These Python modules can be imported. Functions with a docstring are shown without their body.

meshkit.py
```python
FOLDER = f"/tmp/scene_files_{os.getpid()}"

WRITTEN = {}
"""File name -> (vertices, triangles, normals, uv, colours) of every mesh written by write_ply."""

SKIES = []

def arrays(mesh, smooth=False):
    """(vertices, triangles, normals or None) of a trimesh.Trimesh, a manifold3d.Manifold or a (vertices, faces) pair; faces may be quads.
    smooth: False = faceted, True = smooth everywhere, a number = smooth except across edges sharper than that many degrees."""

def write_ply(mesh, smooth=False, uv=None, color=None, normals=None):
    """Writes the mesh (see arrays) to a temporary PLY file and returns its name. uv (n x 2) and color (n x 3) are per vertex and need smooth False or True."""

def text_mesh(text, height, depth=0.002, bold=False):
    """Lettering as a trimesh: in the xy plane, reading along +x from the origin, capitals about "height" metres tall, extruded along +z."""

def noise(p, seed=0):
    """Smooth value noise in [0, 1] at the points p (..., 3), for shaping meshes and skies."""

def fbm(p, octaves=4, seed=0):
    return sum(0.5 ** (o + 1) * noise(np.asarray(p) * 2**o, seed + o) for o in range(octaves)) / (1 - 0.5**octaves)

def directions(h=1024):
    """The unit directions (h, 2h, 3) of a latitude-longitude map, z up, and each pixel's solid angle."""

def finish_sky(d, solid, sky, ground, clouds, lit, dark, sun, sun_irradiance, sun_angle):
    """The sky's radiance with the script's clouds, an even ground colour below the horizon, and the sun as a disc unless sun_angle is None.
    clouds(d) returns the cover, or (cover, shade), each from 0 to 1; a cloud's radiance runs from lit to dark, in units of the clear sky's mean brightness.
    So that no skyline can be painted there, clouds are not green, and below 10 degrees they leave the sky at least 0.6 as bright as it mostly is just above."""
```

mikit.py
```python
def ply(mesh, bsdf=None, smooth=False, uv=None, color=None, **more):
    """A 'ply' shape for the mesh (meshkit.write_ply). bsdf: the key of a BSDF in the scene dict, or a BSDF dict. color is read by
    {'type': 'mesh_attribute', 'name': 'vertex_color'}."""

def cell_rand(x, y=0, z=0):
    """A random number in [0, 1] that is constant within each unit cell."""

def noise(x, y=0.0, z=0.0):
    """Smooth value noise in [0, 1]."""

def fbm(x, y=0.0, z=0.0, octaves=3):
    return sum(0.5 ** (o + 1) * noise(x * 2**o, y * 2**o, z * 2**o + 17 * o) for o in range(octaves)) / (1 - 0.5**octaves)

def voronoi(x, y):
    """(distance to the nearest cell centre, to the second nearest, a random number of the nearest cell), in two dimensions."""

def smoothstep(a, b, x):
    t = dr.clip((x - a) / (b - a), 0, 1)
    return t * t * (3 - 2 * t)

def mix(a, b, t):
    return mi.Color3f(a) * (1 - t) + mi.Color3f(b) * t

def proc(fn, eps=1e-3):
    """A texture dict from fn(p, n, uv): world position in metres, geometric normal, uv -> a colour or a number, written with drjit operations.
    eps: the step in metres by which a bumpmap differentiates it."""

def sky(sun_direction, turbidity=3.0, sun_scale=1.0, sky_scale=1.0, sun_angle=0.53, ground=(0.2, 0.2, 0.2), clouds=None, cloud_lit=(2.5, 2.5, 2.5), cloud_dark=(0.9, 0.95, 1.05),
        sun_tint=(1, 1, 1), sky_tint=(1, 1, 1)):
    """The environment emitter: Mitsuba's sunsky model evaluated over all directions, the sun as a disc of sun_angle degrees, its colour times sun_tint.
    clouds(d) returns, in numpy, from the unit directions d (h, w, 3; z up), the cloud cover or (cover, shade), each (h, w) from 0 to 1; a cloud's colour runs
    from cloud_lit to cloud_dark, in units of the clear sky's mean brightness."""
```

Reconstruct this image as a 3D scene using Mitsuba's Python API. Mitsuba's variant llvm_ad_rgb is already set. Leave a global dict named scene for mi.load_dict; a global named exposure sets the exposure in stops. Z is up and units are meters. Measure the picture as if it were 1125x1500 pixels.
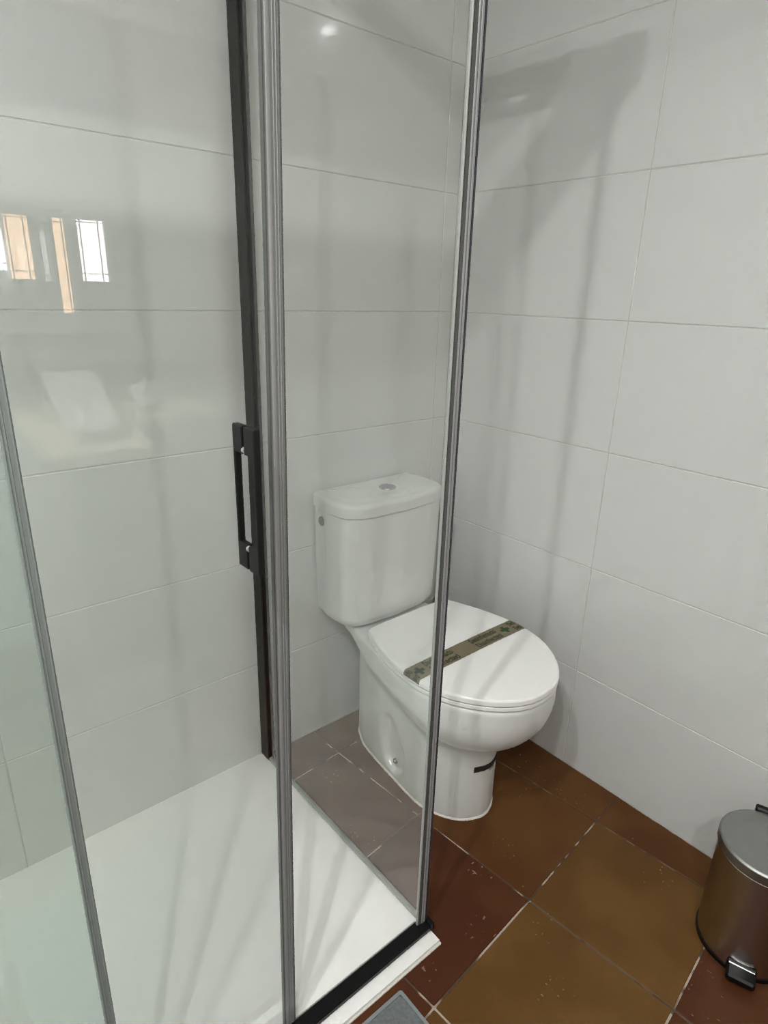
import math, random
import numpy as np, trimesh, manifold3d as m3, shapely, shapely.geometry as sg
from scipy.ndimage import gaussian_filter1d
import drjit as dr, mitsuba as mi
import mikit, meshkit

random.seed(7); rng = np.random.default_rng(7)
T = mi.ScalarTransform4f
scene, labels = {'type': 'scene'}, {}

# ------------------------------------------------------------------ camera
# x=0: right wall, y=0: back wall (room towards -y), z=0: floor
RIGHT = np.array([0.76414797, -0.6445031, 0.02633699])
DOWN = np.array([-0.19446386, -0.26910985, -0.94327286])
FWD = np.array([0.61502983, 0.71567845, -0.3309723])
CAM = np.array([-1.34864530, -1.30043518, 1.24734392])
cm = np.eye(4); cm[:3, 0] = -RIGHT; cm[:3, 1] = -DOWN; cm[:3, 2] = FWD; cm[:3, 3] = CAM
scene['camera'] = {'type': 'perspective', 'fov': 2 * math.degrees(math.atan(562.5 / 913.78)), 'fov_axis': 'x',
                   'near_clip': 0.02, 'far_clip': 50.0, 'to_world': T(cm.tolist())}
# ------------------------------------------------------------------ light: recessed ceiling spots (built below) and a small window
exposure = 0.0
LAMP = [3300.0, 3290.0, 3250.0]                    # radiance of a spot's diffuser
LAMPS = [(-1.72, -1.02), (-1.90, -1.43), (-1.94, -1.88)]
PANE_WHITE, PANE_TAN = [11.0, 10.4, 10.4], [6.0, 3.8, 2.1]
CEIL = 2.35
XL, YR = -2.30, -2.40                           # left wall, rear wall

# ------------------------------------------------------------------ materials
def P(**k):
    d = {'type': 'principled'}
    for a, b in k.items():
        d[a] = {'type': 'rgb', 'value': list(b)} if isinstance(b, (tuple, list)) else b
    return d
def mat(name, d): scene['material_' + name] = {'type': 'twosided', 'bsdf': d} if d['type'] not in ('thindielectric', 'dielectric') else d; return 'material_' + name

def wall_bump(p, n, uv):
    return mikit.fbm(p.x * 45, p.y * 45, p.z * 45, 2) * 0.00006
WALLC = (0.645, 0.652, 0.64)
M_TILE = mat('wall_tile', {'type': 'bumpmap', 'scale': 1.0, 'nested_texture': mikit.proc(wall_bump, 2e-3),
                           'nested_bsdf': P(base_color=WALLC, roughness=0.075, specular=0.45)})
M_WALLGROUT = mat('wall_grout', P(base_color=(0.52, 0.52, 0.50), roughness=0.9))
M_PLASTER = mat('plaster', P(base_color=(0.55, 0.55, 0.53), roughness=0.8))
def grout_col(p, n, uv):
    a = mikit.fbm(p.x * 9 + 3, p.y * 9, 0.0, 3); b = mikit.noise(p.x * 60, p.y * 60, 1.0)
    t = mikit.smoothstep(0.42, 0.56, a * 0.75 + b * 0.25)
    w = p.x + 0.083 * p.y                        # the joints across the room are worn and filled with dirt
    dark = dr.select(dr.abs(w + 0.178) < 0.006, 0.25, dr.select((dr.abs(w + 0.492) < 0.006) & (p.y < -0.76), 0.12, 1.0))
    t = t * dark
    return mikit.mix((0.06, 0.036, 0.020), (0.36, 0.30, 0.245), t)
M_FGROUT = mat('floor_grout', P(base_color=mikit.proc(grout_col), roughness=0.8))
def clay(a, b, seed):
    def fn(p, n, uv):
        t = mikit.fbm(p.x * 7 + seed, p.y * 7, seed * 3.0, 3); f = mikit.noise(p.x * 240, p.y * 240, seed)
        t = mikit.smoothstep(0.3, 0.72, t) * 0.85 + 0.15 * f
        c = mikit.mix(a, b, t)
        spot = mikit.smoothstep(0.90, 0.94, mikit.noise(p.x * 170 + seed, p.y * 150, 5.0)) * mikit.smoothstep(0.74, 0.80, mikit.noise(p.x * 11, p.y * 11 + seed, 9.0))
        return mikit.mix(c, (0.32, 0.24, 0.19), spot * 0.5)
    return fn
def clay_bump(p, n, uv): return mikit.fbm(p.x * 16, p.y * 16, 0.0, 3) * 0.0012
def clay_mat(name, a, b, seed):
    return mat(name, {'type': 'bumpmap', 'scale': 1.0, 'nested_texture': mikit.proc(clay_bump, 2e-3),
                      'nested_bsdf': P(base_color=mikit.proc(clay(a, b, seed)), roughness=0.5, specular=0.14)})
M_CLAY = [clay_mat('clay_red', (0.062, 0.0185, 0.0075), (0.083, 0.029, 0.011), 1.0),
          clay_mat('clay_brown', (0.080, 0.029, 0.0095), (0.108, 0.047, 0.0145), 2.0),
          clay_mat('clay_ochre', (0.098, 0.045, 0.012), (0.132, 0.066, 0.020), 3.0)]
M_TRAY = mat('tray', P(base_color=(0.84, 0.835, 0.815), roughness=0.32, specular=0.45))
M_CER = mat('ceramic', P(base_color=(0.66, 0.665, 0.65), roughness=0.10, specular=0.5))
M_SEAT = mat('seat_plastic', P(base_color=(0.83, 0.825, 0.815), roughness=0.25, specular=0.45))
M_BLACK = mat('black_metal', P(base_color=(0.009, 0.009, 0.009), roughness=0.40, specular=0.18))
M_BLACKPL = mat('black_plastic', P(base_color=(0.004, 0.004, 0.0045), roughness=0.28, specular=0.2))
M_SEAL = mat('seal', P(base_color=(0.155, 0.160, 0.154), roughness=0.25, specular=0.6))
M_SEALGREEN = mat('seal_green', P(base_color=(0.165, 0.188, 0.178), roughness=0.25, specular=0.6))
M_SEALMID = mat('seal_mid', P(base_color=(0.07, 0.071, 0.068), roughness=0.3, specular=0.5))
M_SEALLIGHT = mat('seal_light', P(base_color=(0.21, 0.21, 0.212), roughness=0.25, specular=0.6))
M_SEALDARK = mat('seal_dark', P(base_color=(0.035, 0.033, 0.042), roughness=0.3, specular=0.5))
M_SEALPALE = mat('seal_pale', P(base_color=(0.30, 0.315, 0.295), roughness=0.25, specular=0.5))
M_GLASS = mat('glass', {'type': 'thindielectric', 'int_ior': 1.52, 'specular_transmittance': {'type': 'rgb', 'value': [0.972, 0.988, 0.978]}})
M_GLASSGREEN = mat('glass_green', {'type': 'thindielectric', 'int_ior': 1.52, 'specular_transmittance': {'type': 'rgb', 'value': [0.885, 0.945, 0.92]}})
M_CHROME = mat('chrome', {'type': 'roughconductor', 'material': 'Cr', 'alpha': 0.08})
M_STEEL = mat('steel', {'type': 'roughconductor', 'alpha': 0.14, 'eta': {'type': 'rgb', 'value': [2.6, 2.7, 2.5]}, 'k': {'type': 'rgb', 'value': [3.2, 3.1, 2.9]}})
M_LIDSTEEL = mat('lid_steel', {'type': 'roughconductor', 'alpha': 0.26, 'eta': {'type': 'rgb', 'value': [2.2, 2.2, 2.2]}, 'k': {'type': 'rgb', 'value': [1.9, 1.9, 1.85]}})
M_CAULK = mat('caulk', P(base_color=(0.66, 0.64, 0.60), roughness=0.5))
M_KRAFT = mat('kraft', P(base_color=(0.165, 0.140, 0.088), roughness=0.6))
M_INK = mat('ink', P(base_color=(0.022, 0.028, 0.008), roughness=0.6))
M_INKGREEN = mat('ink_green', P(base_color=(0.016, 0.042, 0.013), roughness=0.6))
M_LABEL = mat('label', P(base_color=(0.02, 0.018, 0.022), roughness=0.4))
M_LABELGREY = mat('label_grey', P(base_color=(0.30, 0.29, 0.29), roughness=0.6))
M_GREY = mat('plug_grey', P(base_color=(0.20, 0.20, 0.195), roughness=0.4))
def matcol(p, n, uv): return mikit.mix((0.085, 0.097, 0.101), (0.155, 0.167, 0.171), mikit.fbm(p.x * 300, p.y * 300, p.z * 300, 2))
M_MAT = mat('mat', P(base_color=mikit.proc(matcol), roughness=0.9))
M_HEM = mat('mat_hem', P(base_color=(0.19, 0.205, 0.21), roughness=0.9))
M_CREAM = mat('cream', P(base_color=(0.66, 0.60, 0.38), roughness=0.5))
M_CAB = mat('cabinet', P(base_color=(0.33, 0.31, 0.29), roughness=0.5))
M_TOWEL = mat('towel', P(base_color=(0.80, 0.78, 0.78), roughness=0.95, sheen=0.4))
M_FRAME = mat('frame', P(base_color=(0.30, 0.30, 0.29), roughness=0.5))
M_BAR = mat('bar', P(base_color=(0.10, 0.07, 0.05), roughness=0.5))
M_WHITE = mat('white_paint', P(base_color=(0.82, 0.82, 0.80), roughness=0.5))

# ------------------------------------------------------------------ helpers
def key_for(k):
    if k not in scene and k not in labels: return k
    i = 1
    while f'{k}_{i:03d}' in scene or f'{k}_{i:03d}' in labels: i += 1
    return f'{k}_{i:03d}'
def obj(name, mesh, m, parent=None, smooth=False, label=None, cat=None, group=None, kind=None, **more):
    k = key_for((parent + '__' if parent else '') + name)
    scene[k] = mikit.ply(mesh, m, smooth, **more)
    d = {a: b for a, b in (('label', label), ('category', cat), ('group', group), ('kind', kind)) if b}
    if d: labels[k] = d
    return k
def thing(name, label, cat, group=None):
    k = key_for(name); labels[k] = {'label': label, 'category': cat}
    if group: labels[k]['group'] = group
    return k
def box(x0, x1, y0, y1, z0, z1, c=0.0):
    lo, hi = np.array([x0, y0, z0], float), np.array([x1, y1, z1], float)
    if c <= 0: return trimesh.creation.box(bounds=[lo, hi])
    pts = []
    for s in np.ndindex(2, 2, 2):
        q = np.where(s, hi, lo); d = np.where(s, -1, 1) * c
        for k in range(3):
            e = d.copy(); e[k] = 0; pts.append(q + e)
    return trimesh.convex.convex_hull(np.array(pts))
cat = trimesh.util.concatenate
def tr(m, x=0, y=0, z=0): m = m.copy(); m.apply_translation([x, y, z]); return m
def lathe(profile, n=64): return trimesh.creation.revolve(np.array(profile, float), sections=n)
def rounded_profile(pts, r=0.003, k=4):
    """(radius, z) polyline with its inner corners rounded."""
    pts = [np.array(p, float) for p in pts]; out = [pts[0]]
    for a, b, c in zip(pts, pts[1:], pts[2:]):
        u, v = a - b, c - b; lu, lv = np.linalg.norm(u), np.linalg.norm(v); rr = min(r, lu * .45, lv * .45)
        p0, p1 = b + u / lu * rr, b + v / lv * rr
        for t in np.linspace(0, 1, k + 1): out.append((1 - t) ** 2 * p0 + 2 * t * (1 - t) * b + t * t * p1)
    return out + [pts[-1]]
def loft(rings):
    """closed solid through rings (k, n, 3), capped at both ends by fans."""
    rings = np.asarray(rings, float); k, n, _ = rings.shape
    v = np.vstack([rings.reshape(-1, 3), rings[0].mean(0), rings[-1].mean(0)]); i = np.arange(n); j = (i + 1) % n; f = []
    for a in range(k - 1):
        b0, b1 = a * n, (a + 1) * n
        f.append(np.stack([b0 + i, b0 + j, b1 + j], 1)); f.append(np.stack([b0 + i, b1 + j, b1 + i], 1))
    f.append(np.stack([np.full(n, k * n), j, i], 1)); f.append(np.stack([np.full(n, k * n + 1), (k - 1) * n + i, (k - 1) * n + j], 1))
    m = trimesh.Trimesh(v, np.vstack(f), process=False)
    if m.volume < 0: m.invert()
    return m
def ring_of(poly, n=160):
    """n points along a shapely polygon's outline, from a fixed start."""
    e = poly.exterior; c = np.array(e.coords)
    if not e.is_ccw: e = sg.LinearRing(c[::-1])
    cx, cy = poly.centroid.x, poly.centroid.y
    s0 = e.project(sg.Point(cx, poly.bounds[1] - 1))
    return np.array([e.interpolate((s0 + s * e.length) % e.length).coords[0] for s in np.arange(n) / n])
def inset_loft(poly, steps, n=160):
    """steps: (offset, z). The outline shrinks by scaling along its own normals, so that rings keep matching points."""
    base = ring_of(poly, n); t = np.roll(base, -1, 0) - np.roll(base, 1, 0); t /= np.linalg.norm(t, axis=1, keepdims=True)
    nrm = np.stack([t[:, 1], -t[:, 0]], 1)
    for a in range(2): nrm[:, a] = gaussian_filter1d(nrm[:, a], 1.5, mode='wrap')
    return loft([np.column_stack([base + nrm * o, np.full(n, z)]) for o, z in steps])
def edge_steps(z0, z1, r0, r1, k=6):
    s = [(-r0 + r0 * math.sin(a), z0 + r0 - r0 * math.cos(a)) for a in np.linspace(0, math.pi / 2, k)]
    return s + [(-r1 + r1 * math.cos(a), z1 - r1 + r1 * math.sin(a)) for a in np.linspace(0, math.pi / 2, k)]
def extrude_profile(poly, z0, z1):
    m = trimesh.creation.extrude_polygon(poly, z1 - z0, engine='earcut'); return tr(m, z=z0)
def surface_nets(F, origin, h):
    """a closed mesh of F < 0 on a regular grid."""
    s = F < 0; nx, ny, nz = F.shape
    corners = [(a, b, c) for a in (0, 1) for b in (0, 1) for c in (0, 1)]
    sub = lambda A, c: A[c[0]:nx - 1 + c[0], c[1]:ny - 1 + c[1], c[2]:nz - 1 + c[2]]
    cnt = sum(sub(s, c).astype(int) for c in corners); act = (cnt > 0) & (cnt < 8)
    idx = -np.ones(act.shape, int); cells = np.argwhere(act); idx[act] = np.arange(len(cells))
    acc = np.zeros((len(cells), 3)); num = np.zeros(len(cells)); V = {c: sub(F, c)[act] for c in corners}
    for c in corners:
        for k in range(3):
            if c[k] == 0:
                d = list(c); d[k] = 1; d = tuple(d); a, b = V[c], V[d]; x = (a < 0) != (b < 0)
                t = np.where(x, a / np.where(x, a - b, 1), 0); p = np.tile(np.array(c, float), (len(cells), 1)); p[:, k] = t
                acc += p * x[:, None]; num += x
    verts = (cells + acc / num[:, None]) * h + origin; faces = []
    for k in range(3):
        a, b = [(1, 2), (2, 0), (0, 1)][k]
        sl0 = [slice(1, -1)] * 3; sl0[k] = slice(0, -1); sl1 = [slice(1, -1)] * 3; sl1[k] = slice(1, None)
        s0, s1 = s[tuple(sl0)], s[tuple(sl1)]; e = np.argwhere(s0 != s1); flip = s0[tuple(e.T)]
        base = e + 1; base[:, k] -= 1
        def cell(da, db): q = base.copy(); q[:, a] += da; q[:, b] += db; return idx[tuple(q.T)]
        q = np.stack([cell(-1, -1), cell(0, -1), cell(0, 0), cell(-1, 0)], 1)
        q = np.where(flip[:, None], q, q[:, ::-1]); faces += [q[:, [0, 1, 2]], q[:, [0, 2, 3]]]
    return trimesh.Trimesh(verts, np.vstack(faces), process=False)

# ------------------------------------------------------------------ room shell
BACK, GAP, TH = 0.0095, 0.0020, 0.008           # tiles' faces lie in the planes x=0 and y=0; the grout lies 1.5 mm behind
def struct(name, mesh, m, label=None, **k): return obj(name, mesh, m, None, label=label, kind='structure', **k)
struct('floor', box(XL, 0.0, YR, 0.0, -0.05, -0.0012), M_FGROUT, 'terracotta tiled floor with pale worn grout lines')
wb = struct('wall_back', box(XL - 0.1, 0.1, 0.0013, 0.10, -0.05, CEIL), M_WALLGROUT, 'white tiled wall behind the shower and the toilet')
wr = struct('wall_right', box(0.0013, 0.10, YR, 0.0013, -0.05, CEIL), M_WALLGROUT, 'white tiled wall to the right of the toilet and the bin')
struct('wall_left', box(XL - 0.1, XL, YR, 0.0013, -0.05, CEIL), M_TILE)
struct('ceiling', box(XL - 0.1, 0.1, YR - 0.1, 0.1, CEIL, CEIL + 0.08), M_PLASTER)

def wall_tiles(parent, axis, joints, lo, hi, zs):
    ed = [lo] + sorted(joints) + [hi]
    for r in range(len(zs) - 1):
        for a, b in zip(ed, ed[1:]):
            if b - a < 0.012: continue
            d = rng.uniform(-0.0004, 0.0003); g = GAP / 2
            a1 = a + (g if a > lo else 0) ; b1 = b - (g if b < hi else 0.0)
            z0, z1 = zs[r] + (g if r else 0.0005), zs[r + 1] - g
            if axis == 'y': m = box(a1, b1, -0.0001 + d, 0.006 + d, z0, z1, 0.0012)
            else: m = box(-0.0001 + d, 0.006 + d, a1, b1, z0, z1, 0.0012)
            v = m.vertices - m.centroid; w = rng.uniform(-0.0016, 0.0016, 2); ax = 1 if axis == 'y' else 0
            m.vertices[:, ax] += v[:, 1 - ax] * w[0] * 0.5 + v[:, 2] * w[1]
            obj('tile', m, M_TILE, parent)
ZS = [0.0, 0.302, 0.602, 0.902, 1.202, 1.502, 1.794, 2.094, CEIL]
wall_tiles(wb, 'y', [-0.049 - 0.602 * k for k in range(4)], XL, 0.0, ZS)
wall_tiles(wr, 'x', [-0.545 - 0.602 * k for k in range(4)], YR, -0.001, ZS)

# floor tiles: hand-laid, turned by about five degrees against the walls
ys = {j: b for j, b in zip(range(-2, 8), [0.55, 0.235, -0.078, -0.392, -0.717, -1.029, -1.345, -1.66, -1.975, -2.29])}
xs = {i: a for i, a in zip(range(-6, 4), [-2.39, -2.07, -1.75, -1.435, -1.13, -0.812, -0.492, -0.178, 0.145, 0.46])}
def corner(i, j):
    x = xs[i]
    for _ in range(4): y = ys[j] + 0.085 * x; x = xs[i] - 0.083 * y
    return np.array([x, y]) + np.random.default_rng(100 * (i + 9) + j + 9).uniform(-0.004, 0.004, 2)
ROOM = sg.box(XL + 0.001, YR + 0.001, -0.001, -0.001).difference(sg.box(XL, -0.7, -0.654, 0.1))
tone = {(-1, 1): 0, (0, 1): 1, (-1, 2): 2, (0, 2): 2, (0, 3): 0, (-1, 3): 0, (1, 1): 1, (1, 2): 1, (1, 0): 1, (-2, 1): 0, (-2, 2): 2, (-1, 0): 1, (0, 0): 1, (-1, -1): 1, (0, -1): 1, (1, 3): 0}
for i in list(xs)[:-1]:
    for j in list(ys)[:-1]:
        q = sg.Polygon([corner(i, j + 1), corner(i + 1, j + 1), corner(i + 1, j), corner(i, j)]).buffer(-0.0018, join_style=2).intersection(ROOM)
        for g in getattr(q, 'geoms', [q]):
            if g.is_empty or g.area < 2e-4: continue
            g = g.simplify(0.0005); g = g.buffer(-0.003).buffer(0.003, quad_segs=3)
            if g.is_empty: continue
            dz = random.uniform(-0.0004, 0.0004); steps = [(0, -0.010), (0, -0.0012 + dz), (-0.0012, dz)]
            lo = extrude_profile(g, -0.010, -0.0012 + dz); hi = extrude_profile(g.buffer(-0.0013), -0.003, dz)
            ch = trimesh.convex.convex_hull(np.vstack([np.column_stack([np.array(g.exterior.coords), np.full(len(g.exterior.coords), -0.0012 + dz)]),
                 np.column_stack([np.array(g.buffer(-0.0013).exterior.coords), np.full(len(g.buffer(-0.0013).exterior.coords), dz)])])) if abs(g.convex_hull.area - g.area) < 1e-5 else hi
            obj('tile', cat([lo, ch]), M_CLAY[tone.get((i, j), random.choice((0, 1, 2)))], 'floor')

# rear wall with a window, seen only mirrored in the shower glass
PANES = [(-1.06, -0.8862, 1.282, 1.455, PANE_WHITE), (-0.8848, -0.808, 1.257, 1.455, PANE_TAN), (-0.788, -0.755, 1.252, 1.415, [2.3, 2.25, 2.2]), (-0.747, -0.701, 1.151, 1.456, PANE_TAN), (-0.668, -0.574, 1.256, 1.457, PANE_WHITE)]  # middle entry: dim glowing panel added in place of a pale jar
win = m3.Manifold.cube([0.1 - XL + 0.1, 0.10, CEIL + 0.05]).translate([XL - 0.1, YR - 0.10, -0.05])
for x0, x1, z0, z1, _ in PANES: win -= m3.Manifold.cube([x1 - x0, 0.4, z1 - z0]).translate([x0, YR - 0.2, z0])
struct('wall_rear', win, M_PLASTER)
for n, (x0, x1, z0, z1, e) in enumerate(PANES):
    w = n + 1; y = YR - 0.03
    k = f'window_{w}'  # the middle one is no window but the added glowing jar panel
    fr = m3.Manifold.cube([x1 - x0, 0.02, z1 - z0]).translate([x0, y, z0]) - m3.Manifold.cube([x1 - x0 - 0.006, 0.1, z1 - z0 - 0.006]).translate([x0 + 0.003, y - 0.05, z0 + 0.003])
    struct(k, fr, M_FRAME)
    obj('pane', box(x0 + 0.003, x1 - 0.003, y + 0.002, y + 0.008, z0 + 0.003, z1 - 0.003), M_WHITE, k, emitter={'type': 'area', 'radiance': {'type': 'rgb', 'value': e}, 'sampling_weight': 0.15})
    for q in (0.16, 0.78): obj('glazing_bar', box(x0 + (x1 - x0) * q - .0013, x0 + (x1 - x0) * q + .0013, y + 0.008, y + 0.013, z0 + .003, z1 - .003), M_BAR, k)
    for q in (0.14, 0.95): obj('glazing_bar', box(x0 + .003, x1 - .003, y + 0.008, y + 0.013, z0 + (z1 - z0) * q - .0013, z0 + (z1 - z0) * q + .0013), M_BAR, k)
struct('trim_1', box(-1.35, -0.56, YR - 0.001, YR + 0.02, 1.088, 1.106, 0.002), M_WHITE, 'pale ledge under the windows')

# recessed spots
for n, (x, y) in enumerate(LAMPS):
    k = thing('ceiling_spot', ['recessed ceiling spot nearest the shower', 'recessed ceiling spot between the other two spots', 'recessed ceiling spot nearest the windows'][n], 'ceiling light')
    obj('trim_ring', tr(lathe(rounded_profile([(0.0225, 0.0), (0.0225, -0.006), (0.040, -0.004), (0.040, 0.0), (0.0225, 0.0)], 0.0015, 3), 48), x, y, CEIL), M_WHITE, k, 30)
    obj('diffuser', tr(trimesh.creation.cylinder(0.022, 0.003, sections=48), x, y, CEIL - 0.0018), M_WHITE, k, emitter={'type': 'area', 'radiance': {'type': 'rgb', 'value': LAMP}})

# ------------------------------------------------------------------ shower
XS, YD, YF = -0.655, -0.648, -0.664             # side glass, sliding door, fixed front panel
HT = 1.975
tray_out = sg.box(XL + 0.001, -0.700, -0.652, -0.0005)
def tray_mesh():
    nx, ny = 60, 30; X = np.linspace(XL + 0.001, -0.652, nx); Y = np.linspace(-0.700, -0.0005, ny)
    gx, gy = np.meshgrid(X, Y, indexing='ij')
    def z(x, y):
        d = np.minimum(np.minimum(x - XL, -0.652 - x) , np.minimum(y + 0.700, -y + 0.05)); rim = np.clip((d - 0.075) / 0.08, 0, 1)
        return 0.014 - 0.010 * (rim * rim * (3 - 2 * rim)) - 0.002 * np.exp(-((x + 1.5) ** 2 + (y + .35) ** 2) / .05)
    top = np.stack([gx, gy, z(gx, gy)], -1); e = np.minimum(np.minimum(gy + 0.700, -0.652 - gx), 1)
    top[..., 2] -= 0.003 * np.clip(1 - e / 0.004, 0, 1)
    v = np.vstack([top.reshape(-1, 3), (top * [1, 1, 0] + [0, 0, -0.001]).reshape(-1, 3)]); N = nx * ny
    i, j = np.meshgrid(np.arange(nx - 1), np.arange(ny - 1), indexing='ij'); a = (i * ny + j).ravel(); b = a + ny
    f = [np.stack([a, b, b + 1], 1), np.stack([a, b + 1, a + 1], 1), np.stack([a + N, b + 1 + N, b + N], 1), np.stack([a + N, a + 1 + N, b + 1 + N], 1)]
    loop = [k * ny for k in range(nx)] + [(nx - 1) * ny + k for k in range(1, ny)] + [k * ny + ny - 1 for k in range(nx - 2, -1, -1)] + [k for k in range(ny - 2, 0, -1)]
    l = np.array(loop); r = np.roll(l, -1); f += [np.stack([l, l + N, r + N], 1), np.stack([l, r + N, r], 1)]
    return trimesh.Trimesh(v, np.vstack(f), process=False)
tray = thing('shower_tray', 'flat white shower tray inside the glass enclosure', 'shower tray')
obj('basin', tray_mesh(), M_TRAY, tray, 25)
obj('caulk', cat([box(-0.6525, -0.6490, -0.702, -0.001, -0.001, 0.004, 0.0012), box(XL, -0.649, -0.7035, -0.7000, -0.001, 0.004, 0.0012)]), M_CAULK, tray, label='pale bead of sealant along the tray edge')

sh = thing('shower_enclosure', 'black framed glass shower enclosure with its sliding door partly open', 'shower enclosure')
def sheet_x(x, y0, y1, z0, z1): return trimesh.Trimesh([[x, y0, z0], [x, y1, z0], [x, y1, z1], [x, y0, z1]], [[0, 1, 2], [0, 2, 3]], process=False)
def sheet_y(y, x0, x1, z0, z1): return trimesh.Trimesh([[x0, y, z0], [x1, y, z0], [x1, y, z1], [x0, y, z1]], [[0, 1, 2], [0, 2, 3]], process=False)
side = obj('side_panel', sheet_x(XS, -0.640, -0.020, 0.022, HT - 0.01), M_GLASS, sh, label='clear side glass between the shower and the toilet')
obj('bottom_seal', box(XS - 0.007, XS + 0.005, -0.640, -0.039, 0.0142, 0.025, 0.003), M_SEALPALE, side, label='translucent seal along the bottom of the side glass')
prof = cat([box(-0.662, -0.636, -0.012, -0.0003, 0.0145, HT, 0.0008), box(-0.662, -0.6575, -0.038, -0.0003, 0.0145, HT, 0.0008), box(-0.6525, -0.636, -0.030, -0.0003, 0.0145, HT, 0.0008)])
obj('wall_profile', prof, M_BLACK, sh, label='black upright wall profile')
# corner strip: fluted closing profile
def fluted(parts, z0, z1): return cat([extrude_profile(p, z0, z1) for p in parts])
def rib(cx, cy, rx, ry, n=10): return shapely.affinity.scale(sg.Point(cx, cy).buffer(1, quad_segs=n), rx, ry)
cs = obj('corner_strip', fluted([rib(-0.6630, -0.6560, 0.0030, 0.0042), rib(-0.6575, -0.6560, 0.0034, 0.0046)], 0.016, HT - 0.03), M_SEALLIGHT, sh, 40, label='grey magnetic closing strip at the corner of the side glass')
obj('channel', fluted([sg.box(-0.6715, -0.6585, -0.6655, -0.6535)], 0.016, HT - 0.03), M_SEALMID, cs, label='darker channel of the strip')
obj('magnet', fluted([sg.box(-0.6545, -0.6600, -0.6515, -0.6530)], 0.016, HT - 0.03), M_SEALDARK, cs, label='dark magnet line of the strip')
obj('fin', fluted([rib(-0.6735, -0.6545, 0.0020, 0.003)], 0.016, HT - 0.03), M_SEALPALE, cs, 40)
br = box(XL + 0.02, -0.6515, -0.677, -0.6475, 0.0142, 0.026, 0.002)
rail = obj('bottom_rail', br, M_BLACKPL, sh, label='black bottom rail of the sliding door')
obj('end_cap', box(-0.655, -0.645, -0.679, -0.646, 0.0142, 0.032, 0.003), M_BLACKPL, rail)
obj('drip_lip', box(XL + 0.02, -0.668, -0.6475, -0.6415, 0.0142, 0.018, 0.001), M_SEALPALE, rail)
tp = obj('top_rail', box(XL + 0.005, -0.632, -0.690, -0.628, HT - 0.055, HT, 0.003), M_BLACK, sh, label='black top rail carrying the sliding door')
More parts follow.
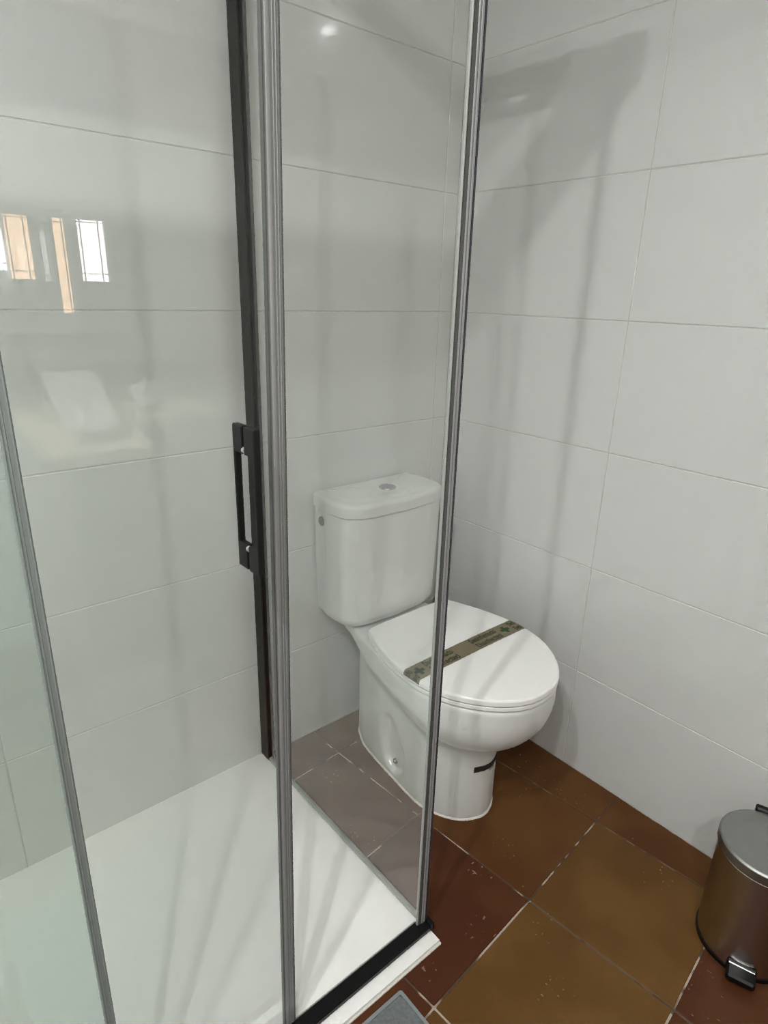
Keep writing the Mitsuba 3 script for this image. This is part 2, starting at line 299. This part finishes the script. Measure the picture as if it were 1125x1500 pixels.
obj('side_rail', box(-0.672, -0.636, -0.628, -0.001, HT - 0.050, HT, 0.003), M_BLACK, sh, label='black rail along the top of the side glass')
# sliding door
def tilt_sheet(m): m.vertices[m.vertices[:, 0] > -1, 0] += 0.0115 * m.vertices[m.vertices[:, 0] > -1, 2]; return m
door = obj('sliding_door', tilt_sheet(sheet_y(YD, -1.72, -0.972, 0.030, HT - 0.03)), M_GLASS, sh, label='clear sliding glass door pushed to the left')
def tilt(m): m.vertices[:, 0] += 0.0115 * m.vertices[:, 2]; return m      # the door hangs slightly out of plumb
def strip(x0, x1, y0, y1, r=0.0008): return tilt(fluted([sg.box(x0, y0, x1, y1).buffer(-r).buffer(r, quad_segs=4)], 0.03, HT - 0.03))
obj('seal_strip', strip(-0.9868, -0.9660, YD - 0.0036, YD + 0.0036), M_SEAL, door, 40, label='fluted grey seal along the door edge')
obj('seal_rib', tilt(fluted([rib(-0.9800, YD - 0.0036, 0.0030, 0.0013)], 0.03, HT - 0.03)), M_SEALLIGHT, door, 40, label='pale rib of the door seal')
obj('seal_rib', tilt(fluted([rib(-0.9738, YD - 0.0036, 0.0007, 0.0008)], 0.03, HT - 0.03)), M_SEALLIGHT, door, 40, label='pale rib of the door seal')
obj('seal_rib', tilt(fluted([rib(-0.9700, YD - 0.0036, 0.0007, 0.0008)], 0.03, HT - 0.03)), M_SEALLIGHT, door, 40, label='pale rib of the door seal')
obj('seal_edge', strip(-0.9871, -0.9852, YD - 0.0044, YD + 0.002, 0.0004), M_SEALMID, door, label='dark edge of the door seal')
obj('seal_edge', strip(-0.9668, -0.9645, YD - 0.0040, YD + 0.003, 0.0005), M_SEALMID, door, label='dark edge of the door seal')
for x in (-1.05, -1.62): obj('roller', tr(trimesh.creation.cylinder(0.018, 0.012, sections=32, transform=trimesh.transformations.rotation_matrix(math.pi / 2, [1, 0, 0])), x, YD, HT - 0.075), M_BLACK, door)
def handle_half(y0, y1):
    s = 1 if y1 > y0 else -1
    bar = lambda a, b, z0, z1: box(-1.0100, -1.0008, min(a, b), max(a, b), z0, z1, 0.0012)
    return m3_union([bar(y1 - s * 0.0045, y1, 0.913, 1.097), bar(y0, y1 - s * 0.002, 1.063, 1.097), bar(y0, y1 - s * 0.002, 0.913, 0.947)])
def m3_of(m): return m3.Manifold(m3.Mesh(np.asarray(m.vertices, np.float32), np.asarray(m.faces, np.uint32)))
def m3_union(ms):
    r = m3_of(ms[0])
    for m in ms[1:]: r = r + m3_of(m)
    return r
h1 = obj('handle', handle_half(YD - 0.0022, YD - 0.0270), M_BLACK, door, label='outer half of the black door handle')
h2 = obj('handle', handle_half(YD + 0.0022, YD + 0.0250), M_BLACK, door, label='inner half of the black door handle')
for z in (1.068, 0.942): obj('washer', tr(trimesh.creation.cylinder(0.0038, 0.0044, sections=24, transform=trimesh.transformations.rotation_matrix(math.pi / 2, [1, 0, 0])), -1.0075, YD, z), M_SEALPALE, door, 30, label='clear washer between handle and glass')
# fixed front panel
fp = obj('fixed_panel', sheet_y(YF, XL + 0.004, -1.252, 0.026, HT - 0.03), M_GLASSGREEN, sh, label='fixed front glass at the far left')
obj('seal_strip', fluted([sg.box(-1.2560, YF - 0.004, -1.2440, YF + 0.004).buffer(-0.001).buffer(0.001), rib(-1.2545, YF - .0038, .0010, .0012), rib(-1.2515, YF - .0038, .0008, .0010), rib(-1.2458, YF - .0036, .0012, .0016)], 0.026, HT - 0.03), M_SEALGREEN, fp, 40, label='fluted grey seal on the edge of the fixed glass')

# ------------------------------------------------------------------ toilet
XC = -0.318
wc = thing('toilet', 'white close-coupled toilet with its lid down, between the shower glass and the right wall', 'toilet')
def sym(pts):
    """a smooth symmetric outline from (t, half width): t metres from the back wall"""
    t, w = np.array(pts, float).T; s = np.r_[0, np.cumsum(np.hypot(np.diff(t), np.diff(w)))]
    from scipy.interpolate import PchipInterpolator as PI
    u = np.linspace(0, s[-1], 240); tt, ww = PI(s, t)(u), PI(s, w)(u)
    return sg.Polygon(np.vstack([np.column_stack([XC - ww, -tt]), np.column_stack([XC + ww[::-1], -tt[::-1]])])).buffer(0)
SEAT = sym([(0.208, 0.0), (0.2085, 0.10), (0.211, 0.128), (0.218, 0.142), (0.232, 0.149), (0.26, 0.158), (0.30, 0.171), (0.35, 0.183), (0.40, 0.190), (0.44, 0.1915), (0.48, 0.187), (0.52, 0.176), (0.56, 0.156), (0.60, 0.126), (0.63, 0.093), (0.65, 0.058), (0.658, 0.03), (0.660, 0.0)])
RIM = sym([(0.20, 0.0), (0.20, 0.13), (0.21, 0.148), (0.26, 0.160), (0.30, 0.171), (0.35, 0.183), (0.40, 0.189), (0.44, 0.190), (0.48, 0.1855), (0.52, 0.174), (0.56, 0.154), (0.60, 0.124), (0.63, 0.091), (0.645, 0.058), (0.653, 0.03), (0.655, 0.0)])
FOOT = shapely.affinity.translate(sym([(0.062, 0.0), (0.064, 0.03), (0.075, 0.046), (0.108, 0.064), (0.137, 0.077), (0.19, 0.087), (0.295, 0.099), (0.36, 0.106), (0.40, 0.108), (0.43, 0.104), (0.455, 0.095), (0.48, 0.083), (0.50, 0.069), (0.518, 0.048), (0.529, 0.026), (0.534, 0.010), (0.535, 0.0)]), -0.008, 0)
def pan_mesh(h=0.0042):
    lo = np.array([XC - 0.215, -0.68, -0.012]); n = np.ceil(np.array([0.43, 0.70, 0.44]) / h).astype(int) + 1
    X, Y, Z = [lo[k] + h * np.arange(n[k]) for k in range(3)]
    gx, gy = np.meshgrid(X, Y, indexing='ij'); pts = shapely.points(gx.ravel(), gy.ravel())
    def sd(poly):
        d = shapely.distance(poly.exterior, pts); return np.where(shapely.contains_properly(poly, pts), -d, d).reshape(gx.shape)[:, :, None]
    dR, dF = sd(RIM), sd(FOOT)
    dD = sd(sg.Polygon([(XC - 0.095, -0.012), (XC - 0.122, -0.12), (XC - 0.140, -0.17), (XC - 0.160, -0.25), (XC - 0.160, -0.30), (XC + 0.160, -0.30), (XC + 0.160, -0.25), (XC + 0.140, -0.17), (XC + 0.122, -0.12), (XC + 0.095, -0.012)]).buffer(-0.02).buffer(0.02))
    t = -gy[:, :, None]; u = (gx - XC)[:, :, None]; z = Z[None, None, :]
    smax = lambda a, b, k: np.maximum(a, b) + np.maximum(k - np.abs(a - b), 0) ** 2 / (4 * k)
    smin = lambda a, b, k: np.minimum(a, b) - np.maximum(k - np.abs(a - b), 0) ** 2 / (4 * k)
    zb = np.interp(t, [0.0, 0.15, 0.25, 0.33, 0.42, 0.53, 0.70], [0.350, 0.338, 0.312, 0.282, 0.256, 0.240, 0.256])
    rz = np.interp(t, [0.14, 0.25, 0.33, 0.42, 0.66], [0.385, 0.362, 0.355, 0.360, 0.370])
    q = np.clip((rz - z) / (rz - zb), 0, 1.8)
    s = np.where(q < 1, 0.115 * (1 - np.sqrt(np.maximum(1 - q ** 2.1, 0))), 0.115 + (q - 1) * 0.4)
    bowl = smax(dR + s * 0.9, z - 0.4045, 0.008)
    deck_low = np.interp(t, [0, 0.15, 0.3], [0.372, 0.366, 0.335])
    q2 = np.clip((0.400 - z) / 0.10, 0, 3)
    deck = smax(smax(dD + 0.085 * np.clip((deck_low - z) / 0.085, 0, 3) ** 0.8, z - 0.4015, 0.006), 0.22 - z, 0.01)
    foot = smax(dF + 0.004 * np.clip((0.30 - z) / 0.3, 0, 1) * 0 - 0.004 * np.exp(-((z - 0.0) / 0.03) ** 2) * 0, z - 0.36, 0.01)
    F = smin(smin(bowl, deck, 0.012), foot, 0.007)
    for sgn in (-1, 1):                          # side recess with the fixing bolt, and the dent under the rim
        uu = sgn * u
        tc = np.interp(z, [0.02, 0.10, 0.18], [0.290, 0.284, 0.262])
        wd = np.interp(z, [0.015, 0.045, 0.10, 0.185], [0.020, 0.042, 0.050, 0.022])
        rr = np.sqrt(((t - tc) / wd) ** 2 + np.maximum(np.abs(z - 0.098) - 0.055, 0) ** 2 / 0.030 ** 2); e = np.clip((1.15 - rr) / 0.5, 0, 1); e = e * e * (3 - 2 * e)
        F = F + np.where(uu > 0, 0.020 * e, 0)
        e2 = np.exp(-((t - 0.380 ) / 0.050) ** 2) * np.exp(-((z - 0.318 + 0.10 * (t - 0.385)) / 0.015) ** 2)
        F = F + np.where(uu > 0, 0.017 * e2, 0)
    F = smax(F, 0.0005 - z, 0.003)
    m = surface_nets(F, lo, h)
    trimesh.smoothing.filter_taubin(m, 0.5, -0.52, 8)
    return m
pan = obj('pan', pan_mesh(), M_CER, wc, True, label='white ceramic pan')
obj('caulk', inset_loft(FOOT, [(0.0005, -0.001), (0.0022, 0.0), (0.0014, 0.0026), (-0.003, 0.0042)]), M_CAULK, wc, 40, label='pale sealant bead round the foot')
seat = obj('seat', inset_loft(SEAT.buffer(-0.002), edge_steps(0.4070, 0.4172, 0.0020, 0.0018)), M_SEAT, wc, 40)
def lid_mesh():
    st = edge_steps(0.4205, 0.4375, 0.0035, 0.0060, 7); st += [(-0.02, 0.4385), (-0.06, 0.4398), (-0.10, 0.4403)]
    return inset_loft(SEAT, st, 240)
# the lid's crown: rings shrink towards the centre so that they never cross
def crown(poly, z0, z1, r0, r1, dome, n=240):
    base = ring_of(poly, n); t = np.roll(base, -1, 0) - np.roll(base, 1, 0); t /= np.linalg.norm(t, axis=1, keepdims=True)
    nrm = np.stack([t[:, 1], -t[:, 0]], 1)
    for a in range(2): nrm[:, a] = gaussian_filter1d(nrm[:, a], 1.5, mode='wrap')
    rings = [np.column_stack([base + nrm * o, np.full(n, z)]) for o, z in edge_steps(z0, z1, r0, r1, 7)]
    last = rings[-1][:, :2]; c = last.mean(0)
    for q in (0.9, 0.7, 0.45, 0.2, 0.05): rings.append(np.column_stack([c + (last - c) * q, np.full(n, z1 + dome * (1 - q * q))]))
    return loft(rings)
lid = obj('lid', crown(SEAT, 0.4208, 0.4365, 0.0020, 0.0060, 0.0025), M_SEAT, wc, 40)
for s in (-1, 1): obj('hinge', tr(trimesh.creation.cylinder(0.010, 0.018, sections=32), XC + s * 0.075, -0.201, 0.4105), M_SEAT, wc, 30)
for s in (-1, 1):
    b = tr(cat([trimesh.creation.cylinder(0.0075, 0.004, sections=24), tr(trimesh.creation.icosphere(3, 0.005), 0, 0, 0.002)]), 0, 0, 0)
    b.apply_transform(trimesh.transformations.rotation_matrix(s * math.pi / 2, [0, 1, 0]))
    obj('fixing_bolt', tr(b, XC - 0.008 + s * 0.0880, -0.290, 0.050), M_CHROME, wc, 30, label='small chrome fixing bolt')
# cistern
CIS = sg.Polygon([(XC - 0.163, -0.004), (XC - 0.172, -0.075), (XC - 0.166, -0.160), (XC - 0.10, -0.178), (XC, -0.185), (XC + 0.10, -0.178), (XC + 0.166, -0.160), (XC + 0.172, -0.075), (XC + 0.163, -0.004)])
CIS = CIS.buffer(-0.012).buffer(0.012)
CISR = CIS.buffer(-0.052).buffer(0.052).union(sg.box(XC - 0.163, -0.10, XC + 0.163, -0.004)).buffer(-0.012).buffer(0.024).buffer(-0.012)
def cistern_mesh():
    n = 200; base = ring_of(CISR, n); c = np.array([XC, -0.09]); rings = []
    for z in list(0.402 + 0.034 * (1 - np.cos(np.linspace(0, math.pi / 2, 9)))) + [0.46, 0.55, 0.63, 0.70, 0.719]:
        o = 0.034 - math.sqrt(max(0.034 ** 2 - max(0.436 - z, 0) ** 2, 0)); k = np.array([(0.163 - 0.95 * o) / 0.163 * (0.955 + 0.045 * np.clip((z - 0.402) / 0.25, 0, 1)), (0.0905 - 0.6 * o) / 0.0905 * (0.97 + 0.03 * np.clip((z - 0.402) / 0.25, 0, 1))])
        p = base.copy() - [XC, -0.004]; p = p * k + [XC, -0.004]; rings.append(np.column_stack([p, np.full(n, z)]))
    return loft(rings)
cis = obj('cistern', cistern_mesh(), M_CER, wc, 50, label='white ceramic cistern')
LIDP = CISR.buffer(0.0045).intersection(sg.box(-1, -1, 1, -0.002))
def cis_lid():
    n = 200; base = ring_of(LIDP, n); t = np.roll(base, -1, 0) - np.roll(base, 1, 0); t /= np.linalg.norm(t, axis=1, keepdims=True); nrm = np.stack([t[:, 1], -t[:, 0]], 1)
    for a in range(2): nrm[:, a] = gaussian_filter1d(nrm[:, a], 3, mode='wrap')
    st = edge_steps(0.7205, 0.757, 0.003, 0.013, 7) + [(-0.022, 0.7572), (-0.026, 0.7585), (-0.030, 0.7612), (-0.034, 0.7622)]
    rings = [np.column_stack([base + nrm * o, np.full(n, z)]) for o, z in st]; last = rings[-1][:, :2]; c = last.mean(0)
    for q in (0.8, 0.5, 0.2): rings.append(np.column_stack([c + (last - c) * q, np.full(n, 0.7625)]))
    return loft(rings)
cl = obj('cistern_lid', cis_lid(), M_CER, wc, 50, label='white ceramic cistern lid')
bt = obj('flush_button', tr(lathe(rounded_profile([(0.0, 0.0), (0.0, 0.0055), (0.019, 0.0055), (0.0225, 0.003), (0.0225, 0.0), (0.0, 0.0)], 0.001, 3), 48), XC + 0.004, -0.108, 0.7622), M_CHROME, cl, 30, label='round chrome flush button')
pl = trimesh.creation.cylinder(0.0125, 0.004, sections=32); pl.apply_transform(trimesh.transformations.rotation_matrix(math.pi / 2, [0, 1, 0]))
obj('inlet_plug', tr(pl, XC - 0.170, -0.055, 0.690), M_GREY, cis, 30, label='grey plug on the side of the cistern')

# black sticker on the foot
def on_foot(t_from, t_to, z0, z1, off=0.0006, n=14, tilt=0.0):
    """a thin sticker that follows the foot's front between two arc positions"""
    r = FOOT.exterior; c = np.array(r.coords); r = sg.LinearRing(c) if r.is_ccw else sg.LinearRing(c[::-1])
    s0, s1 = r.project(sg.Point(t_from)), r.project(sg.Point(t_to)); S = np.linspace(s0, s1, n)
    p = np.array([r.interpolate(s % r.length).coords[0] for s in S]); d = np.gradient(p, axis=0); d /= np.linalg.norm(d, axis=1, keepdims=True)
    nn = np.stack([d[:, 1], -d[:, 0]], 1)
    if np.dot(nn[n // 2], p[n // 2] - [XC, -0.4]) < 0: nn = -nn
    dz = np.linspace(0, tilt, n); a = p + nn * off; b = p + nn * 0.0003
    rings = [[[*a[i], z0 + dz[i]], [*a[i], z1 + dz[i]], [*b[i], z1 + dz[i]], [*b[i], z0 + dz[i]]] for i in range(n)]
    return loft(rings)
lb = thing('sticker', 'small black sticker on the front of the toilet foot', 'sticker')
obj('strip', on_foot((-0.366, -0.520), (-0.245, -0.505), 0.1478, 0.1632, 0.0016), M_LABEL, lb)
obj('print', on_foot((-0.325, -0.536), (-0.300, -0.536), 0.1400, 0.1465, 0.0014), M_LABELGREY, lb)

# paper tape across the lid
TY0, TY1 = -0.459, -0.408
tape = thing('paper_tape', 'brown paper tape with green print across the toilet lid', 'tape')
def lid_half(y): 
    l = SEAT.intersection(sg.LineString([(-1, y), (1, y)])); return l.bounds[0], l.bounds[2]
def tape_point(s, y, off=0.0006):
    """s: metres along the tape from the lid's middle; the tape bends down over the lid's edges"""
    a, b = lid_half(y); hw = (b - a) / 2; xm = (a + b) / 2; r = 0.0060; sg_ = 1 if s >= 0 else -1; q = abs(s)
    zt = 0.4368 + 0.0023 * max(0, 1 - (q / hw) ** 2)
    if q <= hw - r: return np.array([xm + sg_ * q, y, zt + off])
    th = min((q - hw + r) / r, math.pi / 2)
    x, z = hw - r + (r + off) * math.sin(th), 0.4368 - r + (r + off) * math.cos(th)
    return np.array([xm + sg_ * x, y, z - max(0, q - hw + r - r * math.pi / 2)])
def tape_mesh(s0, s1, v0, v1, off=0.0010, n=90, wig=True):
    """a thin strip of the tape: s along it, v across it (0 front edge, 1 rear edge)"""
    S = np.linspace(s0, s1, n); V = np.linspace(v0, v1, 4); top = []
    for s in S:
        y0 = TY0 + 0.004 * s / 0.19 * 0 ; top.append([tape_point(s, y0 + (TY1 - TY0) * v, off) for v in V])
    top = np.array(top); k = len(V); g = lambda A: A.reshape(-1, 3); bot = np.array([[tape_point(s, TY0 + (TY1 - TY0) * v, 0.0004) for v in V] for s in S])
    v = np.vstack([g(top), g(bot)]); N = n * k; i, j = np.meshgrid(np.arange(n - 1), np.arange(k - 1), indexing='ij'); a = (i * k + j).ravel(); b = a + k
    f = [np.stack([a, b, b + 1], 1), np.stack([a, b + 1, a + 1], 1), np.stack([a + N, b + 1 + N, b + N], 1), np.stack([a + N, a + 1 + N, b + 1 + N], 1)]
    loop = np.array([q * k for q in range(n)] + [(n - 1) * k + q for q in range(1, k)] + [q * k + k - 1 for q in range(n - 2, -1, -1)] + [q for q in range(k - 2, 0, -1)]); r = np.roll(loop, -1)
    f += [np.stack([loop, loop + N, r + N], 1), np.stack([loop, r + N, r], 1)]
    m = trimesh.Trimesh(v, np.vstack(f), process=False)
    if m.volume < 0: m.invert()
    return m
obj('band', tape_mesh(-0.199, 0.199, 0, 1), M_KRAFT, tape, 40)
def lettering(text, s_mid, v_mid, height, length):
    m = meshkit.text_mesh(text, height, 0.0004, bold=True); lo, hi = m.bounds; m.apply_translation([-(lo[0] + hi[0]) / 2, -(lo[1] + hi[1]) / 2, 0])
    m.apply_scale([length / (hi[0] - lo[0]), 1, 1]); P0 = m.vertices.copy(); y = TY0 + (TY1 - TY0) * v_mid
    m.vertices = np.array([tape_point(s_mid + p[0], y + p[1], 0.0011 + p[2]) for p in P0]); return m
for sc in (-0.105, 0.052):
    obj('lettering', lettering('Desinfectado', sc + 0.010, 0.73, 0.0165, 0.092), M_INK, tape, label='dark green printed words')
    obj('lettering', lettering('Disinfected', sc + 0.010, 0.27, 0.0165, 0.090), M_INK, tape, label='dark green printed words')
def cross_mesh(s, v):
    y = TY0 + (TY1 - TY0) * v; p = sg.box(-0.014, -0.0048, 0.014, 0.0048).union(sg.box(-0.0048, -0.014, 0.0048, 0.014)); m = trimesh.creation.extrude_polygon(p, 0.0004, engine='earcut')
    m.vertices = np.array([tape_point(s + q[0], y + q[1], 0.0011 + q[2]) for q in m.vertices]); return m
for v in (0.73, 0.27):
    obj('lettering', lettering('Des', 0.172, v, 0.0165, 0.022), M_INK, tape, label='dark green printed words')
    obj('lettering', lettering('do' if v > 0.5 else 'ed', -0.189, v, 0.0165, 0.014), M_INK, tape, label='dark green printed words')
for s in (-0.166, 0.135): obj('cross', cross_mesh(s, 0.5), M_INKGREEN, tape, label='printed green cross')

# toilet brush behind the toilet: only its dark handle shows
tb = thing('toilet_brush', 'dark upright handle between the cistern and the right wall', 'toilet brush')
obj('holder', tr(lathe(rounded_profile([(0.0, 0.0), (0.045, 0.0), (0.047, 0.10), (0.018, 0.115), (0.0, 0.115)], 0.006), 40), -0.062, -0.068, 0.0005), M_BLACKPL, tb, 30)
obj('handle', tr(lathe(rounded_profile([(0.0, 0.0), (0.010, 0.0), (0.011, 0.225), (0.0, 0.235)], 0.004), 28), -0.062, -0.068, 0.114), M_BLACKPL, tb, 30)

# ------------------------------------------------------------------ pedal bin
BX, BY, BR, BH = -0.159, -1.092, 0.086, 0.262
bin_ = thing('pedal_bin', 'small round brushed steel pedal bin standing by the right wall', 'bin')
uvm = lambda m: np.column_stack([np.arctan2(m.vertices[:, 1], m.vertices[:, 0]) / (2 * math.pi), m.vertices[:, 2]])
bm = lathe(rounded_profile([(0.0, 0.010), (BR, 0.010), (BR, BH - 0.026), (BR - 0.004, BH - 0.022), (0.0, BH - 0.022)], 0.002, 3), 96)
obj('body', tr(bm, BX, BY), M_STEEL, bin_, 30, label='brushed steel body')
obj('base_ring', tr(lathe(rounded_profile([(0.0, 0.0), (BR + 0.0015, 0.0), (BR + 0.0025, 0.012), (0.0, 0.0125)], 0.003), 96), BX, BY, 0.0003), M_BLACKPL, bin_, 30, label='black base ring')
LP = rounded_profile([(0.0, 0.0), (BR + 0.001, 0.0), (BR + 0.0035, 0.0018), (BR + 0.0030, 0.020), (BR - 0.001, 0.0235), (BR * .6, 0.0255), (0.0, 0.0265)], 0.0018, 4)
obj('lid', tr(lathe(LP, 96), BX, BY, BH - 0.0235), M_LIDSTEEL, bin_, 25, label='domed steel lid')
def arm(ang, r0, r1, w, z0, z1, c=0.003):
    m = box(r0, r1, -w / 2, w / 2, z0, z1, c); m.apply_transform(trimesh.transformations.rotation_matrix(ang, [0, 0, 1])); return tr(m, BX, BY)
PA = math.atan2(-0.032, -0.100)                 # pedal points towards the camera
pd = obj('pedal', arm(PA, BR - 0.010, BR + 0.032, 0.050, 0.012, 0.030, 0.004), M_BLACKPL, bin_, label='black foot pedal')
obj('edge', arm(PA, BR + 0.002, BR + 0.006, 0.046, 0.029, 0.0315, 0.0008), M_STEEL, pd)
obj('pedal_guard', arm(PA, BR - 0.004, BR + 0.004, 0.052, 0.010, 0.034, 0.003), M_BLACKPL, bin_)
obj('hinge', arm(PA + math.pi, BR - 0.004, BR + 0.012, 0.060, BH - 0.050, BH + 0.006, 0.003), M_BLACKPL, bin_, label='black hinge behind the lid')

# ------------------------------------------------------------------ bath mat
bmk = thing('bath_mat', 'grey bath mat with a paler hem on the floor in front of the tray', 'bath mat')
mp = sg.box(-1.32, -1.20, -0.774, -0.7195).buffer(-0.006).buffer(0.006)
obj('pile', inset_loft(mp.buffer(-0.006), edge_steps(0.0006, 0.0062, 0.001, 0.002, 4)), M_MAT, bmk, 30)
hm = trimesh.creation.extrude_polygon(mp.difference(mp.buffer(-0.0065)), 0.0062, engine='earcut')
obj('hem', tr(hm, z=0.0005), M_HEM, bmk, label='paler hem')

# ------------------------------------------------------------------ washstand and towels, seen mirrored in the shower glass
vs = thing('washstand', 'cream topped washstand mirrored in the shower door', 'washstand')
top = sg.Polygon([(-1.005, -1.62), (-0.972, YR + 0.022), (-0.35, YR + 0.022), (-0.35, -2.02), (-0.70, -1.98), (-0.76, -1.62)])
obj('worktop', extrude_profile(top, 0.822, 0.850), M_CREAM, vs, label='cream worktop')
obj('cabinet', extrude_profile(top.buffer(-0.03, join_style=2), 0.10, 0.8215), M_CAB, vs, label='grey cabinet')
obj('plinth', extrude_profile(top.buffer(-0.06, join_style=2), 0.0006, 0.0995), M_CAB, vs)
obj('backsplash', box(-1.05, -0.25, YR + 0.0006, YR + 0.0205, 0.8505, 0.985, 0.002), M_FRAME, vs, label='grey backsplash')
def cloth(c00, c10, c01, c11, nu=40, nv=40, amp=0.01, seed=0, th=0.012, sag=0.0):
    u, v = np.meshgrid(np.linspace(0, 1, nu), np.linspace(0, 1, nv), indexing='ij'); L = lambda a: np.array(a, float)
    p = (L(c00) * ((1 - u) * (1 - v))[..., None] + L(c10) * (u * (1 - v))[..., None] + L(c01) * ((1 - u) * v)[..., None] + L(c11) * (u * v)[..., None])
    nz = meshkit.fbm(np.stack([u * 3.2 + 0.8 * v, v * 2.2, u * 0 + seed], -1), 3, seed) - 0.5
    p[..., 2] += amp * 2 * nz + sag * np.sin(u * math.pi) * np.sin(v * math.pi); p[..., 0] += amp * 0.6 * nz
    q = p.copy(); q[..., 2] -= th; N = nu * nv; vtx = np.vstack([p.reshape(-1, 3), q.reshape(-1, 3)])
    i, j = np.meshgrid(np.arange(nu - 1), np.arange(nv - 1), indexing='ij'); a = (i * nv + j).ravel(); b = a + nv
    f = [np.stack([a, b, b + 1], 1), np.stack([a, b + 1, a + 1], 1), np.stack([a + N, b + 1 + N, b + N], 1), np.stack([a + N, a + 1 + N, b + 1 + N], 1)]
    loop = np.array([k * nv for k in range(nu)] + [(nu - 1) * nv + k for k in range(1, nv)] + [k * nv + nv - 1 for k in range(nu - 2, -1, -1)] + [k for k in range(nv - 2, 0, -1)]); r = np.roll(loop, -1)
    f += [np.stack([loop, loop + N, r + N], 1), np.stack([loop, r + N, r], 1)]
    m = trimesh.Trimesh(vtx, np.vstack(f), process=False)
    if m.volume < 0: m.invert()
    return m
bs = thing('wash_basin', 'white basin under the towel, mirrored in the shower door', 'basin')
obj('bowl', tr(lathe(rounded_profile([(0.0, 0.0), (0.07, 0.0), (0.095, 0.076), (0.089, 0.078), (0.065, 0.012), (0.0, 0.010)], 0.006), 64), -0.835, -2.02, 0.8505), M_CER, bs, 40)
obj('towel', cloth((-0.945, -1.712, 0.892), (-0.809, -1.735, 0.892), (-0.906, -2.105, 1.0), (-0.745, -2.120, 1.0), amp=0.010, seed=3, sag=0.0), M_TOWEL, None, True, label='white towel draped over the basin, the larger of two mirrored in the shower door', cat='towel')
obj('towel', cloth((-0.64, -2.055, 0.883), (-0.571, -2.094, 0.883), (-0.60, -2.25, 0.925), (-0.48, -2.30, 0.930), amp=0.016, seed=11), M_TOWEL, None, True, label='small crumpled white towel beside the basin, mirrored in the shower door', cat='towel')
